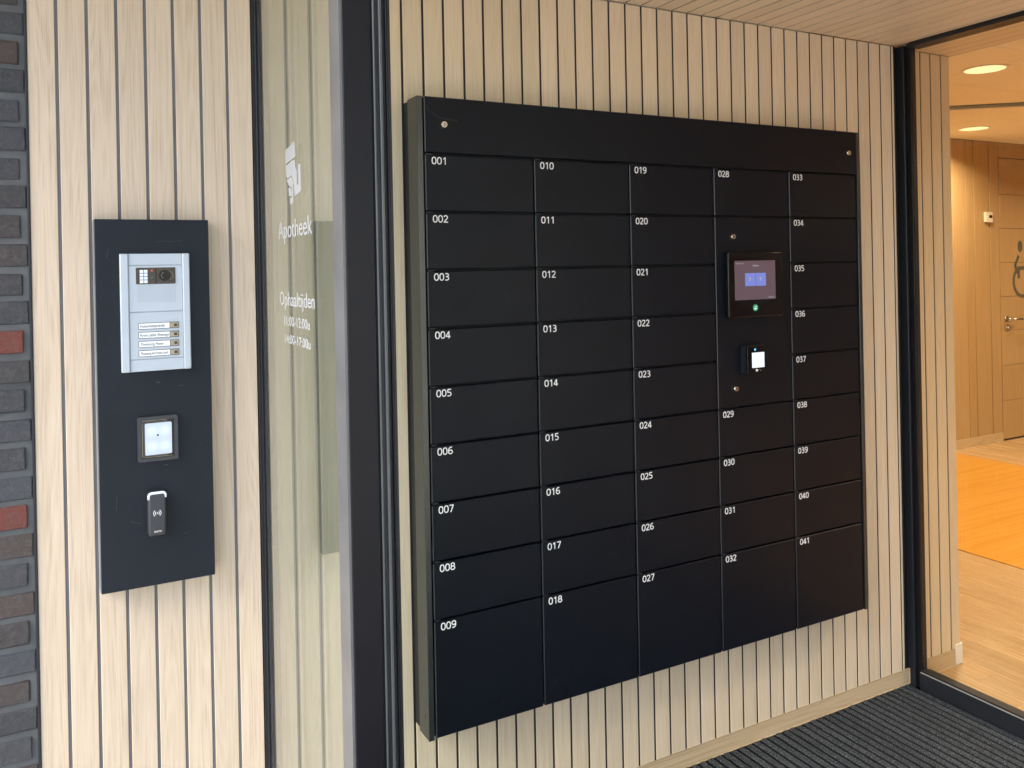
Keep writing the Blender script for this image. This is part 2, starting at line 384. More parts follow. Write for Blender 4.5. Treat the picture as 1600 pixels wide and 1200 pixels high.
mb = MB(); mb.box(-1.6, -0.0626, 0.0045, 0.25, -0.01, 3.4, 'mortar')
PB, HB = 0.0632, 0.0490
BZ0, RED = -0.0180, (23, 17)
row = 0; z = BZ0
while z < 3.36:
    x = -0.0632 if row % 2 == 0 else -0.0735-random.uniform(0, 0.002)
    first = 0.155 if row % 2 == 0 else 0.100
    while x > -1.5:
        l = first if first else 0.210; lead = bool(first); first = None
        dz = random.uniform(-0.0015, 0.0015); dy = random.uniform(-0.003, 0.002)
        n0 = len(mb.bm.verts)
        mb.box(x-l, x, 0.0+dy, 0.09, z+dz, z+dz+HB+random.uniform(-0.003, 0.001), 'brick_red' if (row in RED and lead) else 'brick', 0.0025, 2)
        mb.bm.verts.ensure_lookup_table()
        for v in mb.bm.verts[n0:]:
            if v.co.y < 0.02: v.co += Vector((random.uniform(-1, 0.3), random.uniform(-1, 1), random.uniform(-1, 1)))*0.0012
        x -= l+0.012
    row += 1; z += PB
mb.build('brick_wall', label='dark blue-grey and brown brick wall with a few red bricks left of the planks', category='brick wall')

mb = MB()
ed = [-0.0600]+[0.0606*k for k in range(0, 7)]+[0.424]
planks(mb, ed, -0.01, 3.4, 0.0, 0.018, 'oak')
mb.box(-0.0585, 0.42, 0.0020, 0.20, -0.01, 3.4, 'groove')
cw = mb.build('cladding_wall', label='pale oak plank wall carrying the intercom board, outside the glass', category='plank wall')
MB().box(-0.0622, -0.0572, -0.003, 0.02, -0.01, 3.4, 'black', 0.001).build('edge_trim', cw)

# ------------------------------------------------------------------ intercom board and its devices
bd = thing('mounting_board', 'tall anthracite board on the plank wall holding intercom and readers', 'board', (0.19, 0, 0.89))
bd_inv = Matrix.Translation((-0.19, 0, -0.89))
def part(mbuilder, name, parent, **kw):
    o = mbuilder.build(name, parent, **kw); o.matrix_parent_inverse = parent.matrix_world.inverted() if parent.type != 'EMPTY' else Matrix.Translation(-parent.location)
    return o
def tpart(o, parent):
    if parent.type == 'EMPTY': o.matrix_parent_inverse = Matrix.Translation(-parent.location)
    return o
part(MB().box(0.0665, 0.3065, -0.045, -0.001, 0.896, 1.7275, 'board', 0.0012), 'panel', bd)
part(MB().box(0.0640, 0.0664, -0.0435, 0.004, 0.900, 1.7255, 'edge'), 'board_edge', bd)

ic = thing('intercom_station', 'silver video intercom with camera window, speaker dots and four name plates', 'intercom', (0.188, -0.045, 1.384))
X0, X1, Z0, Z1 = 0.1152, 0.2617, 1.384, 1.6497
W_, H_ = X1-X0, Z1-Z0
ix = lambda px: X0+(px-50)/640*W_
iz = lambda py: Z1-(py-68)/1087*H_
part(MB().box(X0, X1, -0.0535, -0.0455, Z0, Z1, 'alu', 0.0015, 2).box(X0, ix(128), -0.0595, -0.0535, Z0, Z1, 'alu', 0.0025, 2).box(ix(622), X1, -0.0595, -0.0535, Z0, Z1, 'alu', 0.0025, 2), 'frame', ic)
part(MB().box(ix(130), ix(620), -0.0560, -0.0535, iz(174), Z1-0.0006, 'alu', 0.0006), 'cover_plate', ic)
part(MB().box(ix(130), ix(620), -0.0560, -0.0535, Z0+0.0006, iz(1045), 'alu', 0.0006), 'cover_plate', ic)
mod = part(MB().box(ix(130), ix(620), -0.0566, -0.0535, iz(604), iz(180), 'alu', 0.0006), 'speech_module', ic)
mb = MB()
for i in range(16):
    for j in range(9):
        mb.cyl((ix(212)+(ix(552)-ix(212))*i/15, -0.0566, iz(375)+(iz(512)-iz(375))*j/8), (0, -1, 0), 0.00085, 0.0002, 'ink', 8)
mb.build('speaker_holes', mod)
mb = MB().prism(rrect(ix(193), ix(556), iz(350), iz(198), 0.002), front(-0.0566), 0.0012, 'mid_grey')
mb.box(ix(372), ix(380), -0.0582, -0.0578, iz(345), iz(203), 'lens')
cwn = part(mb, 'camera_window', ic)
mb = MB(); ccx, ccz = ix(455), iz(272)
mb.cyl((ccx, -0.0578, ccz), (0, -1, 0), 0.0125, 0.0006, 'lens', 28)
mb.ring((ccx, ccz), 0.0062, 0.0076, 0.0003, 'strip', a0=R(100), a1=R(250), conv=front(-0.0584))
mb.ring((ccx+0.008, ccz), 0.009, 0.0105, 0.0003, 'strip', a0=R(-75), a1=R(70), conv=front(-0.0584))
mb.build('lens', cwn)
mb = MB().box(ix(228), ix(298), -0.0582, -0.0578, iz(340), iz(218), 'label')
for q in (248, 279, 310): mb.box(ix(228), ix(298), -0.0585, -0.0582, iz(q+3), iz(q-3), 'blue_line')
mb.box(ix(260), ix(266), -0.0586, -0.0583, iz(340), iz(218), 'blue_line'); mb.build('keypad_symbol', cwn)
MB().cyl((ix(338), -0.0578, iz(226)), (0, -1, 0), 0.0022, 0.0005, 'red_led', 14).build('indicator_light', cwn)
MB().cyl((ix(340), -0.0578, iz(288)), (0, -1, 0), 0.0022, 0.0005, 'green_led', 14).build('indicator_light', cwn)
part(MB().box(ix(130), ix(620), -0.0566, -0.0535, iz(1040), iz(610), 'alu', 0.0006), 'button_module', ic)
names = ['Huisartsenpraktijk', 'Fysio Jelle Elzenga', 'Thuiszorg Pieter', 'Thuiszorg het Friese Land']
wd = [0.0520, 0.0605, 0.0490, 0.0570]
for i, yc in enumerate((739, 823, 906, 991)):
    zc = iz(yc)+0.0006
    x0, x1 = ix(205), ix(578)
    np_ = part(MB().prism(rrect(x0, x1, zc-0.0072, zc+0.0072, 0.001, 3), front(-0.0566), 0.0008, 'dark_grey').box(x0+0.0011, ix(492), -0.0578, -0.0574, zc-0.0061, zc+0.0061, 'label'), 'name_plate', ic)
    MB().prism(rrect(ix(497), x1-0.0013, zc-0.0059, zc+0.0059, 0.0012, 3), front(-0.0574), 0.0012, 'brass').box(ix(532), ix(562), -0.0589, -0.0586, zc-0.003, zc+0.003, 'mid_grey').build('push_button', np_)
    text(names[i], 'lettering', x0+0.004, zc-0.0028, wd[i], 0.0062, -0.0578, 'ink', np_, weight=0.006)

cr = thing('code_reader', 'square code reader with glowing white window below the silver intercom', 'code reader', (0.187, -0.045, 1.18))
mb = MB(); o_ = rrect(0.1450, 0.2300, 1.1795, 1.2805, 0.004); i_ = rrect(0.1525, 0.2225, 1.187, 1.273, 0.002)
for k in range(len(o_)):
    k2 = (k+1) % len(o_)
    mb.prism([o_[k], o_[k2], i_[k2], i_[k]], front(-0.0455), 0.010, 'dark_grey')
part(mb, 'bezel', cr)
mb = MB().box(0.1524, 0.2226, -0.0505, -0.0456, 1.1869, 1.2731, 'gloss_black')
part(mb, 'face', cr)
mb = MB()
for a in ((0.1545, 0.1552, 1.188, 1.272), (0.1545, 0.2080, 1.2712, 1.2719), (0.1545, 0.2180, 1.1881, 1.1888)): mb.box(a[0], a[1], -0.0509, -0.0505, a[2], a[3], 'gold')
part(mb, 'gold_outline', cr)
mb = MB().box(0.1547, 0.1600, -0.0508, -0.0505, 1.1895, 1.2705, 'mid_grey').box(0.1600, 0.2080, -0.0508, -0.0505, 1.2640, 1.2705, 'mid_grey').box(0.1600, 0.2080, -0.0508, -0.0505, 1.1895, 1.1950, 'mid_grey')
part(mb, 'tinted_border', cr)
wn_ = part(MB().prism(rrect(0.1605, 0.2170, 1.1935, 1.2655, 0.003), front(-0.0508), 0.0012, 'win_lit'), 'lit_window', cr)
MB().cyl((0.1875, -0.0520, 1.2375), (0, -1, 0), 0.0021, 0.0004, 'lens', 16).build('sensor_dot', wn_)

rd = thing('card_reader', 'slim black card reader with white light bar low on the board', 'card reader', (0.1815, -0.045, 1.012))
bx0, bx1, bz0, bz1 = 0.1625, 0.2010, 1.0135, 1.1115
part(MB().prism(rrect(bx0-0.001, bx1+0.001, bz0-0.001, bz1+0.001, 0.008), front(-0.0455), 0.006, 'rubber'), 'base', rd)
mb = MB().box(bx0, bx1, -0.0700, -0.0510, bz0, bz1, 'dark_grey', 0.006, 4)
bdy = part(mb, 'body', rd)
mb = MB(); arc = [(bx0+0.002, 1.097)]+[(bx0+0.0085+0.0065*math.cos(R(a)), 1.1035+0.0065*math.sin(R(a))) for a in range(180, 89, -15)]+[(bx1-0.0085+0.0065*math.cos(R(a)), 1.1035+0.0065*math.sin(R(a))) for a in range(90, -1, -15)]+[(bx1-0.002, 1.099)]
mb.tube([(x, -0.0672, z) for x, z in arc], 0.0031, 'led_bar'); part(mb, 'light_bar', rd)
mb = MB(); sx, sz = 0.1815, 1.0655
mb.cyl((sx, -0.0700, sz), (0, -1, 0), 0.0013, 0.0003, 'white', 12)
for r_, h_ in ((0.0042, 50), (0.0078, 52)):
    for a in (0, 180): mb.ring((sx, sz), r_-0.0006, r_+0.0006, 0.0003, 'white', a0=R(a-h_), a1=R(a+h_), n=12, conv=front(-0.0700))
mb.build('contactless_symbol', bdy)
text('SALTO', 'lettering', 0.1745, 1.0225, 0.0150, 0.0038, -0.0700, 'white', bdy, weight=0.015)

SCR_B = (([(0.187, 1.356), (0.191, 1.3565), (0.195, 1.356)], 0.0030), ([(0.232, 1.3425), (0.238, 1.346), (0.247, 1.345)], 0.0012), ([(0.101, 1.110), (0.1005, 1.094), (0.0995, 1.077)], 0.0009),
         ([(0.241, 1.003), (0.2435, 1.0045)], 0.0022), ([(0.199, 1.1655), (0.2035, 1.167), (0.208, 1.1665)], 0.0018), ([(0.190, 1.676), (0.205, 1.6785), (0.228, 1.6775), (0.247, 1.680)], 0.0010),
         ([(0.094, 1.662), (0.0915, 1.650), (0.0895, 1.641)], 0.0013), ([(0.281, 1.204), (0.2825, 1.2025)], 0.0022), ([(0.126, 1.050), (0.138, 1.0445), (0.150, 1.041)], 0.0009))
def scratch(name, pts, w, Y, m, parent):
    mb = MB(); P = [Vector(p) for p in pts]
    for k in range(len(P)-1):
        d = (P[k+1]-P[k]).normalized(); nn = Vector((-d.y, d.x))*w/2
        mb.prism([tuple(P[k]-nn*0.5), tuple(P[k+1]-nn), tuple(P[k+1]+nn), tuple(P[k]+nn*0.5)], front(Y), 0.00015, m)
    return tpart(mb.build(name, parent), parent)
for pts, w in SCR_B: scratch('scratch', pts, w, -0.0451, 'scratch_board', bd)

# ------------------------------------------------------------------ glazed screen between outside and vestibule
XG = 0.438
gs = thing('glass_screen', 'glass screen with white Apotheek lettering and a dark upright', 'glass screen', (XG, -0.33, 0))
mb = MB().box(0.4225, 0.4285, -0.001, 0.03, 0, 2.75, 'rubber').box(0.4285, 0.4325, -0.010, 0.03, 0, 2.75, 'black', 0.001).box(0.4325, 0.4355, -0.006, 0.03, 0, 2.75, 'stile').box(0.4355, 0.4385, -0.012, 0.03, 0, 2.75, 'black', 0.001).box(0.4385, 0.4425, -0.006, 0.03, 0, 2.75, 'stile').box(0.4425, 0.4465, -0.004, 0.03, 0, 2.75, 'rubber')
part(mb, 'wall_channel', gs)
pane = part(MB().box(XG-0.004, XG+0.004, -0.640, 0.004, 0.06, 2.40, 'glass'), 'glass_pane', gs)
US, UE = -0.631, -0.693
mb = MB().box(XG-0.0042, XG+0.0005, UE+0.003, US, 0.0, 2.42, 'strip')  # outer face of the upright, sky reflection put in as lighter grey
part(mb, 'upright_sky_sheen', gs)
st = part(MB().box(XG+0.0007, 0.4908, UE, US, 0.0, 2.42, 'stile', 0.0012), 'upright', gs)
mb = MB()
for xa, xb, dy, mm in ((0.4910, 0.4945, 0.006, 'rubber'), (0.4945, 0.4978, -0.001, 'rail_grey'), (0.4978, 0.5058, 0.003, 'black'), (0.5058, 0.5108, -0.002, 'rail_grey'), (0.5108, 0.5188, 0.006, 'rubber'), (0.5188, 0.5222, 0.0, 'stile'), (0.5222, 0.5282, 0.003, 'black')):
    mb.box(xa, xb, UE+dy, US+0.012, 0.0, 2.42, mm, 0.0006)
mb.build('brush_seal', st)
part(MB().box(XG-0.02, XG+0.02, -0.630, -0.013, 0.0, 0.06, 'black'), 'rail', gs); part(MB().box(XG-0.02, XG+0.02, -0.630, -0.013, 2.40, 2.42, 'black'), 'rail', gs)
XL = XG-0.0042
text('Apotheek', 'lettering', -0.203, 1.676, 0.286, 0.0400, XL, 'frost', pane, side='glass')
text('Ophaaltijden', 'lettering', -0.203, 1.529, 0.293, 0.0310, XL, 'frost', pane, side='glass')
text('11:00-12:00u', 'lettering', -0.244, 1.4855, 0.214, 0.0215, XL, 'frost', pane, side='glass')
text('14:00-17:00u', 'lettering', -0.246, 1.4470, 0.214, 0.0205, XL, 'frost', pane, side='glass')
M_LOGO = True
def gl(u, v, w): return (XL-w, u, v)
mb = MB()
for poly in LOGO if 'LOGO' in globals() else []: mb.prism(poly, gl, 0.0004, 'frost')
LOGO = [
 [(-0.285, 1.866), (-0.312, 1.868), (-0.360, 1.875), (-0.370, 1.842), (-0.306, 1.837), (-0.285, 1.835)],
 [(-0.285, 1.832), (-0.340, 1.836), (-0.363, 1.835), (-0.366, 1.818), (-0.377, 1.813), (-0.377, 1.782), (-0.390, 1.782), (-0.390, 1.822), (-0.408, 1.822), (-0.408, 1.766), (-0.357, 1.760), (-0.353, 1.787), (-0.337, 1.806), (-0.300, 1.803), (-0.290, 1.806)],
 [(-0.290, 1.801), (-0.333, 1.803), (-0.350, 1.787), (-0.331, 1.780), (-0.308, 1.786)],
 [(-0.305, 1.782), (-0.328, 1.780), (-0.335, 1.763), (-0.308, 1.764)],
 [(-0.337, 1.786), (-0.345, 1.783), (-0.345, 1.748), (-0.316, 1.745), (-0.318, 1.759), (-0.337, 1.761)]]
for poly in LOGO: mb.prism(poly, gl, 0.0004, 'frost')
mb.build('logo', pane)

# ------------------------------------------------------------------ vestibule wall
mb = MB(); P = 0.06117
ed = [0.4455, 0.4475+0.0611*1, 0.570, 0.632, 0.693, 0.754]+[0.815+P*k for k in range(0, 32)]
ed = [0.4455]+[0.815-P*k for k in range(5, 0, -1)]+[0.815+P*k for k in range(0, 33)]
ed = [e for e in ed if e < 2.775]+[2.789]
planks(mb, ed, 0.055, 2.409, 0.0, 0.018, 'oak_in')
mb.box(0.4465, 2.786, 0.0016, 0.20, -0.01, 2.409, 'groove_in')
vw = mb.build('cladding_wall', label='pale oak plank wall behind the black lockers, inside the vestibule', category='plank wall')
MB().box(0.4465, 2.812, 0.0006, 0.0014, -0.0028, 0.0555, 'oak_h', 0.003, 3).build('skirting', vw)

# unseen glazed front added for daylight, and the building above and behind
gf = thing('added_glazed_front', 'unseen black framed glazed front added to let daylight onto the lockers', 'glazed front', (1.6, -2.40, 0))
for xx in (0.52, 1.66, 2.80): part(MB().box(xx-0.03, xx+0.03, -2.45, -2.35, -0.012, 2.409, 'black', 0.002), 'mullion', gf)
part(MB().box(0.55, 2.77, -2.44, -2.36, -0.012, 0.06, 'black', 0.002), 'bottom_rail', gf)
part(MB().box(0.55, 2.77, -2.44, -2.36, 2.36, 2.409, 'black', 0.002), 'top_rail', gf)
for xa, xb in ((0.55, 1.63), (1.69, 2.77)): part(MB().box(xa, xb, -2.404, -2.396, 0.06, 2.36, 'glass_in'), 'glass_pane', gf)
MB().box(0.4305, 0.56, -2.45, 0.25, 2.43, 3.4, 'board').build('facade_wall', label='dark facade wall above the entrance opening', category='wall')

# unseen canopy over the outside wall, sized to shade its top
MB().box(-0.9, 0.425, -0.75, -0.002, 2.5, 2.65, 'oak_y').build('canopy', label='flat pale unseen canopy sized to shade the top of the outside plank wall', category='canopy')

# vestibule ceiling
mb = MB()
edc = [0.445]+[0.815+P*k for k in range(-5, 33)]
edc = [e for e in edc if e < 2.775]+[2.799]
for a, b in zip(edc, edc[1:]): mb.box(a+0.0034, b-0.0034, -2.45, -0.002, 2.411, 2.425, 'oak_y', 0.001)
mb.box(0.445, 2.80, -2.45, 0.0, 2.4132, 2.43, 'groove_in')
mb.build('ceiling', kind='structure')
MB().box(0.56, 14.0, -2.45, 2.9, 2.70, 3.4, 'plaster').box(2.8, 14.0, -9.0, -2.4502, 2.70, 3.4, 'plaster').build('roof_slab', kind='structure')

# ------------------------------------------------------------------ entrance mat
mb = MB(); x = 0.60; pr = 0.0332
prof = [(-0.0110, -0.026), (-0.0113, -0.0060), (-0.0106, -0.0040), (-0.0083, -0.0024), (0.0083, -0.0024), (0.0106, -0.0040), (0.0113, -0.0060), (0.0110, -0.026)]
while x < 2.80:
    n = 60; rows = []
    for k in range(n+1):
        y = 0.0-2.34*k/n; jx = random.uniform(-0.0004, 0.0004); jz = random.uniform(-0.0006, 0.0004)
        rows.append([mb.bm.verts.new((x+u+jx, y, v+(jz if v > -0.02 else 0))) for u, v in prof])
    i = mb.mi('mat'); dk = mb.mi('rubber')  # black carrier flanks, also painting the shade down in the rib gaps
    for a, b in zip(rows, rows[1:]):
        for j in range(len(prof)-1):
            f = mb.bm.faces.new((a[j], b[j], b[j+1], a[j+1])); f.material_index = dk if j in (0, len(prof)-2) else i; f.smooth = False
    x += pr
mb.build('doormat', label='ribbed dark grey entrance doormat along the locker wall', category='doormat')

# ------------------------------------------------------------------ locker bank
lk = thing('locker_bank', 'black wall-hung locker bank with numbered doors 001 to 041', 'lockers', (1.64, 0, 0.385))
LX0, LX1, LZ0, LZ1 = 0.814, 2.466, 0.3855, 2.050
ROWS = [1.9015-0.15125*k for k in range(9)]+[0.3885]
COLS = [0.8345+0.3224*k for k in range(6)]
YF = -0.1
part(MB().box(0.8165, 2.451, -0.080, 0.0, LZ0+0.006, LZ1-0.004, 'rubber'), 'carcass', lk)
part(MB().box(LX0, 0.8300, YF, -0.034, LZ0, LZ1, 'lockerside', 0.0015, 2), 'side_panel', lk)
part(MB().box(2.4535, LX1, YF, -0.0, LZ0, LZ1, 'lockerside', 0.0015, 2), 'side_panel', lk)
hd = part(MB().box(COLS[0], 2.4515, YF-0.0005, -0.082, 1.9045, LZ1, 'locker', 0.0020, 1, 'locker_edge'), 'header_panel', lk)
G = 0.0023
def lock(x, z, parent):
    mb = MB().cyl((x, YF-0.0005, z), (0, -1, 0), 0.0105, 0.0015, 'rubber', 24).cyl((x, YF-0.002, z), (0, -1, 0), 0.0082, 0.013, 'nickel', 28, 0.0078)
    mb.ring((x, z), 0.0052, 0.0058, 0.0003, 'ink', conv=front(YF-0.0150), n=24)
    mb.box(x-0.0009, x+0.0009, YF-0.0154, YF-0.0150, z-0.0042, z+0.0042, 'rubber')
    mb.build('lock', parent)
lock(0.885, 1.977, hd); lock(2.400, 1.974, hd)
def scr(pts, w, parent):
    o = scratch('scratch', pts, w, YF-0.00055, 'scratch_lk', parent); o.matrix_parent_inverse = Matrix()
scr([(0.839, 2.030), (0.846, 2.016), (0.858, 2.005), (0.878, 1.997), (0.905, 1.9925), (0.930, 1.991)], 0.0026, hd)
def door(num, c, r0, r1):
    x0, x1, z1, z0 = COLS[c]+(0.0 if c == 0 else G), COLS[c+1]-G, ROWS[r0]-0.0027, ROWS[r1]+0.0027
    if r1 == 9: z0 = ROWS[9]
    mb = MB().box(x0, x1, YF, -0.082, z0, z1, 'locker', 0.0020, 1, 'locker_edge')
    dy = random.uniform(-0.0006, 0.0004)
    mb.box(x0+0.004, x0+0.020, YF+0.004, -0.0815, z1+0.0006, z1+0.0032, 'dark_grey')       # hinge pin in the gap above
    for v in mb.bm.verts: v.co.y += dy
    d = part(mb, 'locker_door', lk)
    if num == '009': scr([(1.030, 0.441), (1.027, 0.434), (1.026, 0.426)], 0.0016, d)
    if num == '032': scr([(1.971, 0.409), (1.974, 0.4105)], 0.003, d)
    if num == '017': scr([(1.385, 0.770), (1.398, 0.7675), (1.412, 0.769)], 0.002, d)
    if num == '031': scr([(2.086, 0.757), (2.097, 0.731), (2.113, 0.716)], 0.0016, d)
    if num == '003': scr([(1.061, 1.532), (1.069, 1.529)], 0.0022, d)
    digits(num, 'number', x0+0.0175, z1-0.0245, 0.0150, 0.0192, YF+dy, 'white', d)
n = 1
for c in range(3):
    for r in range(9): door('%03d' % n, c, r, r+1); n += 1
door('028', 3, 0, 1); n = 29
for r in range(5, 9): door('%03d' % n, 3, r, r+1); n += 1
for r in range(9): door('%03d' % n, 4, r, r+1); n += 1
x0, x1 = COLS[3]+G, COLS[4]-G
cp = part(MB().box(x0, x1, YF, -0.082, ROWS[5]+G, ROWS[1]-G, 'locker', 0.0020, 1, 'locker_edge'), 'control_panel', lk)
lock(1.868, 1.686, cp); lock(1.868, 1.207, cp)

tm = thing('touch_terminal', 'glossy black touchscreen with two blue tiles between lockers 020 and 036', 'touchscreen', (1.953, -0.1, 1.432))
part(MB().box(1.838, 2.068, -0.1195, -0.1006, 1.431, 1.6355, 'gloss_black', 0.002, 3).box(1.8368, 1.8379, -0.1192, -0.1176, 1.434, 1.633, 'rail_grey'), 'casing', tm)
dp = part(MB().box(1.8630, 2.0360, -0.1203, -0.1194, 1.4855, 1.6095, 'display'), 'display', tm)
MB().box(1.906, 1.950, -0.1207, -0.1203, 1.529, 1.570, 'tile').box(1.952, 1.994, -0.1207, -0.1203, 1.529, 1.570, 'tile').build('screen_tiles', dp)
for xx in (1.926, 1.972): MB().prism(rrect(xx-0.004, xx+0.004, 1.546, 1.557, 0.003), front(-0.1207), 0.0002, 'display_text').build('tile_icon', dp)
text('Welkom', 'lettering', 1.938, 1.591, 0.026, 0.0055, -0.1203, 'display_text', dp, weight=0.01)
text('Nederlands', 'lettering', 1.869, 1.599, 0.030, 0.004, -0.1203, 'display_text', dp)
text('Ophalen', 'lettering', 2.003, 1.490, 0.028, 0.005, -0.1203, 'display_text', dp)
bt = part(MB().cyl((1.9480, -0.1194, 1.4595), (0, -1, 0), 0.0105, 0.0012, 'green_btn', 28), 'lit_button', tm)
mb = MB().box(1.9430, 1.9510, -0.1209, -0.1206, 1.4545, 1.4590, 'green_icon')
mb.ring((1.9500, 1.4610), 0.0024, 0.0036, 0.0003, 'green_icon', a0=0, a1=math.pi, n=10, conv=front(-0.1206)); mb.build('lock_icon', bt)

sc = thing('code_scanner', 'small black scanner with white window and blue dot under the touchscreen', 'scanner', (1.942, -0.1, 1.254))
part(MB().prism(rrect(1.900, 1.984, 1.2530, 1.3400, 0.004), front(-0.1006), 0.020, 'black').prism(rrect(1.902, 1.983, 1.2545, 1.3385, 0.004), front(-0.1206), 0.0100, 'gloss_black'), 'body', sc)
part(MB().box(1.9010, 1.9019, -0.1300, -0.1285, 1.2585, 1.3345, 'rail_grey'), 'edge_strip', sc)
part(MB().box(1.9185, 1.9705, -0.1312, -0.1306, 1.2705, 1.3185, 'win_white'), 'window', sc)
part(MB().cyl((1.932, -0.1306, 1.3280), (0, -1, 0), 0.0032, 0.0006, 'blue_led', 16), 'indicator_light', sc)
part(MB().box(1.934, 1.943, -0.1310, -0.1306, 1.2585, 1.2660, 'white').box(1.948, 1.951, -0.1310, -0.1306, 1.262, 1.266, 'strip').box(1.952, 1.957, -0.1310, -0.1306, 1.2585, 1.262, 'strip'), 'symbol', sc)

# ------------------------------------------------------------------ inner glass partition
gp = thing('glass_partition', 'black framed glass partition between the doormat and the warm hall', 'glass partition', (2.83, -1.2, 0))
part(MB().box(2.7895, 2.8000, 0.004, 0.2, -0.01, 2.4095, 'rubber').box(2.8130, 2.868, -0.022, 0.2, -0.012, 2.4095, 'black', 0.002).box(2.8240, 2.856, -0.043, -0.022, -0.012, 2.4095, 'stile', 0.002), 'post', gp)
part(MB().box(2.8000, 2.8130, 0.012, 0.2, 0.06, 2.4095, 'rubber'), 'gap_cover', gp)
rl = part(MB().box(2.8110, 2.870, -2.35, -0.0435, -0.012, 0.0560, 'black', 0.001), 'bottom_rail', gp)
MB().box(2.8085, 2.8140, -2.35, -0.046, 0.0562, 0.0592, 'alu_edge', 0.0006).box(2.8142, 2.846, -2.35, -0.046, 0.0562, 0.0650, 'rubber').build('glazing_bead', rl)
part(MB().box(2.8005, 2.872, -2.35, -0.0435, 2.3965, 2.4100, 'black', 0.001), 'header', gp)
part(MB().box(2.830, 2.840, -2.35, -0.030, 0.060, 2.3970, 'glass_in'), 'glass_pane', gp)

# ------------------------------------------------------------------ portal behind the glass
pl = thing('portal_lining', 'pale oak plank portal just behind the inner glass', 'portal', (3.0, 0, 0))
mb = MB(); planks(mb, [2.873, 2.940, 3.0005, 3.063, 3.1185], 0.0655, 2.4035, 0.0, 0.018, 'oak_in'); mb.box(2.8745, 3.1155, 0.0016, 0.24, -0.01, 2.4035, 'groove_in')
part(mb, 'side_planks', pl)
mb = MB()
for a, b in ((2.875, 2.940), (2.940, 3.0005), (3.0005, 3.063), (3.063, 3.120)): mb.box(a+0.003, b-0.003, -2.35, -0.001, 2.405, 2.419, 'oak_y', 0.001)
mb.box(2.8755, 3.1185, -2.35, 0.0, 2.4072, 2.69, 'groove_in')
part(mb, 'soffit_planks', pl)
part(MB().box(3.1190, 3.1240, -9.0, 2.38, 2.404, 2.69, 'plaster'), 'bulkhead', pl)
part(MB().box(2.8745, 3.0850, 0.0006, 0.0014, 0.0, 0.0660, 'oak_h', 0.002), 'skirting', pl)
part(MB().box(3.0855, 3.128, -0.003, 0.05, 0.0, 0.083, 'whiteblock', 0.004, 2), 'end_cap', pl)

# ------------------------------------------------------------------ hall
mb = MB(); x = 2.87
while x < 12:
    w = 0.092; y = -8.9-random.random()*1.2
    while y < 2.39:
        l = random.uniform(1.2, 1.9); y0, y1 = max(y, -8.9), min(y+l, 2.39)
        if y1-y0 > 0.02: mb.box(x, x+w-0.0007, y0, y1-0.0007, -0.02, 0.0, 'floorwood')
        y += l
    x += w
mb.build('floor', kind='structure')
MB().box(4.335, 6.49, -8.9, 2.36, 0.0012, 0.0045, 'orange').build('floor_covering', kind='structure')
mb = MB(); y = 2.385-0.05
ys = [2.385, 2.21, 1.59, 0.965, 0.345, -0.275]; 
while ys[-1] > -8.5: ys.append(ys[-1]-0.62)
for a, b in zip(ys, ys[1:]):
    xx = 3.125
    while xx < 11.9:
        mb.box(xx, xx+1.235, b+0.0025, a-0.0025, 2.62, 2.635, 'ceiling', 0.001); xx += 1.24
mb.box(3.125, 12, -8.9, 2.39, 2.630, 2.69, 'ink')
mb.build('ceiling', kind='structure')
# slanting ceiling gap, its shade laid on as a dark strip
mb = MB(); a = Vector((5.14, 1.50)); d = (Vector((5.56, 1.15))-Vector((5.22, 1.43))).normalized(); nrm = Vector((-d.y, d.x))
def cr_(u, v, w): q = a+d*u+nrm*v; return (q.x, q.y, 2.6205-w)
mb.prism([(-1.2, 0), (4, 0), (4, 0.09), (-1.2, 0.09)], cr_, 0.010, 'ink'); mb.prism([(-1.2, 0.09), (4, 0.09), (4, 0.17), (-1.2, 0.17)], cr_, 0.016, 'ceiling')
mb.build('ceiling_shadow_gap', label='dark narrow strip painting a shadow gap slanting across the hall ceiling between the round lamps', category='ceiling gap')

YB = 2.392
mb = MB()
for a, b in ((5.0, 6.815), (6.821, 6.919), (6.930, 7.132), (7.146, 7.272)): mb.box(a, b, YB, YB+0.02, 0.075, 2.62, 'oak_door', 0.0015)
mb.box(3.0, 12.0, YB+0.012, YB+0.2, -0.02, 2.69, 'groove_in'); mb.box(8.20, 12.0, YB, YB+0.015, 0.075, 2.62, 'oak_door'); mb.box(7.275, 8.20, YB, YB+0.015, 2.49, 2.62, 'oak_door'); mb.box(3.0, 5.0, YB, YB+0.015, 0.075, 2.62, 'oak_door')
hw = mb.build('hall_wall', label='oak panelled rear wall of the hall beside the toilet door', category='wall')
MB().box(3.0, 7.272, YB-0.006, YB+0.01, 0.0, 0.0745, 'oak_h', 0.001).build('skirting', hw)
MB().box(12.0, 12.2, -9.0, 2.6, -0.02, 2.69, 'plaster').build('end_wall', label='plain end wall of the hall, out beyond the toilet door', category='wall')
MB().box(2.87, 12.0, -9.1, -8.9, -0.02, 2.69, 'plaster').build('side_wall', label='plain side wall closing the hall opposite the toilet door', category='wall')
MB().box(2.6, 2.8, 0.25, 2.6, -0.02, 2.69, 'plaster').box(2.87, 3.118, -9.0, -2.37, -0.02, 2.69, 'plaster').build('partition_wall', label='plain partition wall of the hall behind the lockers', category='wall')

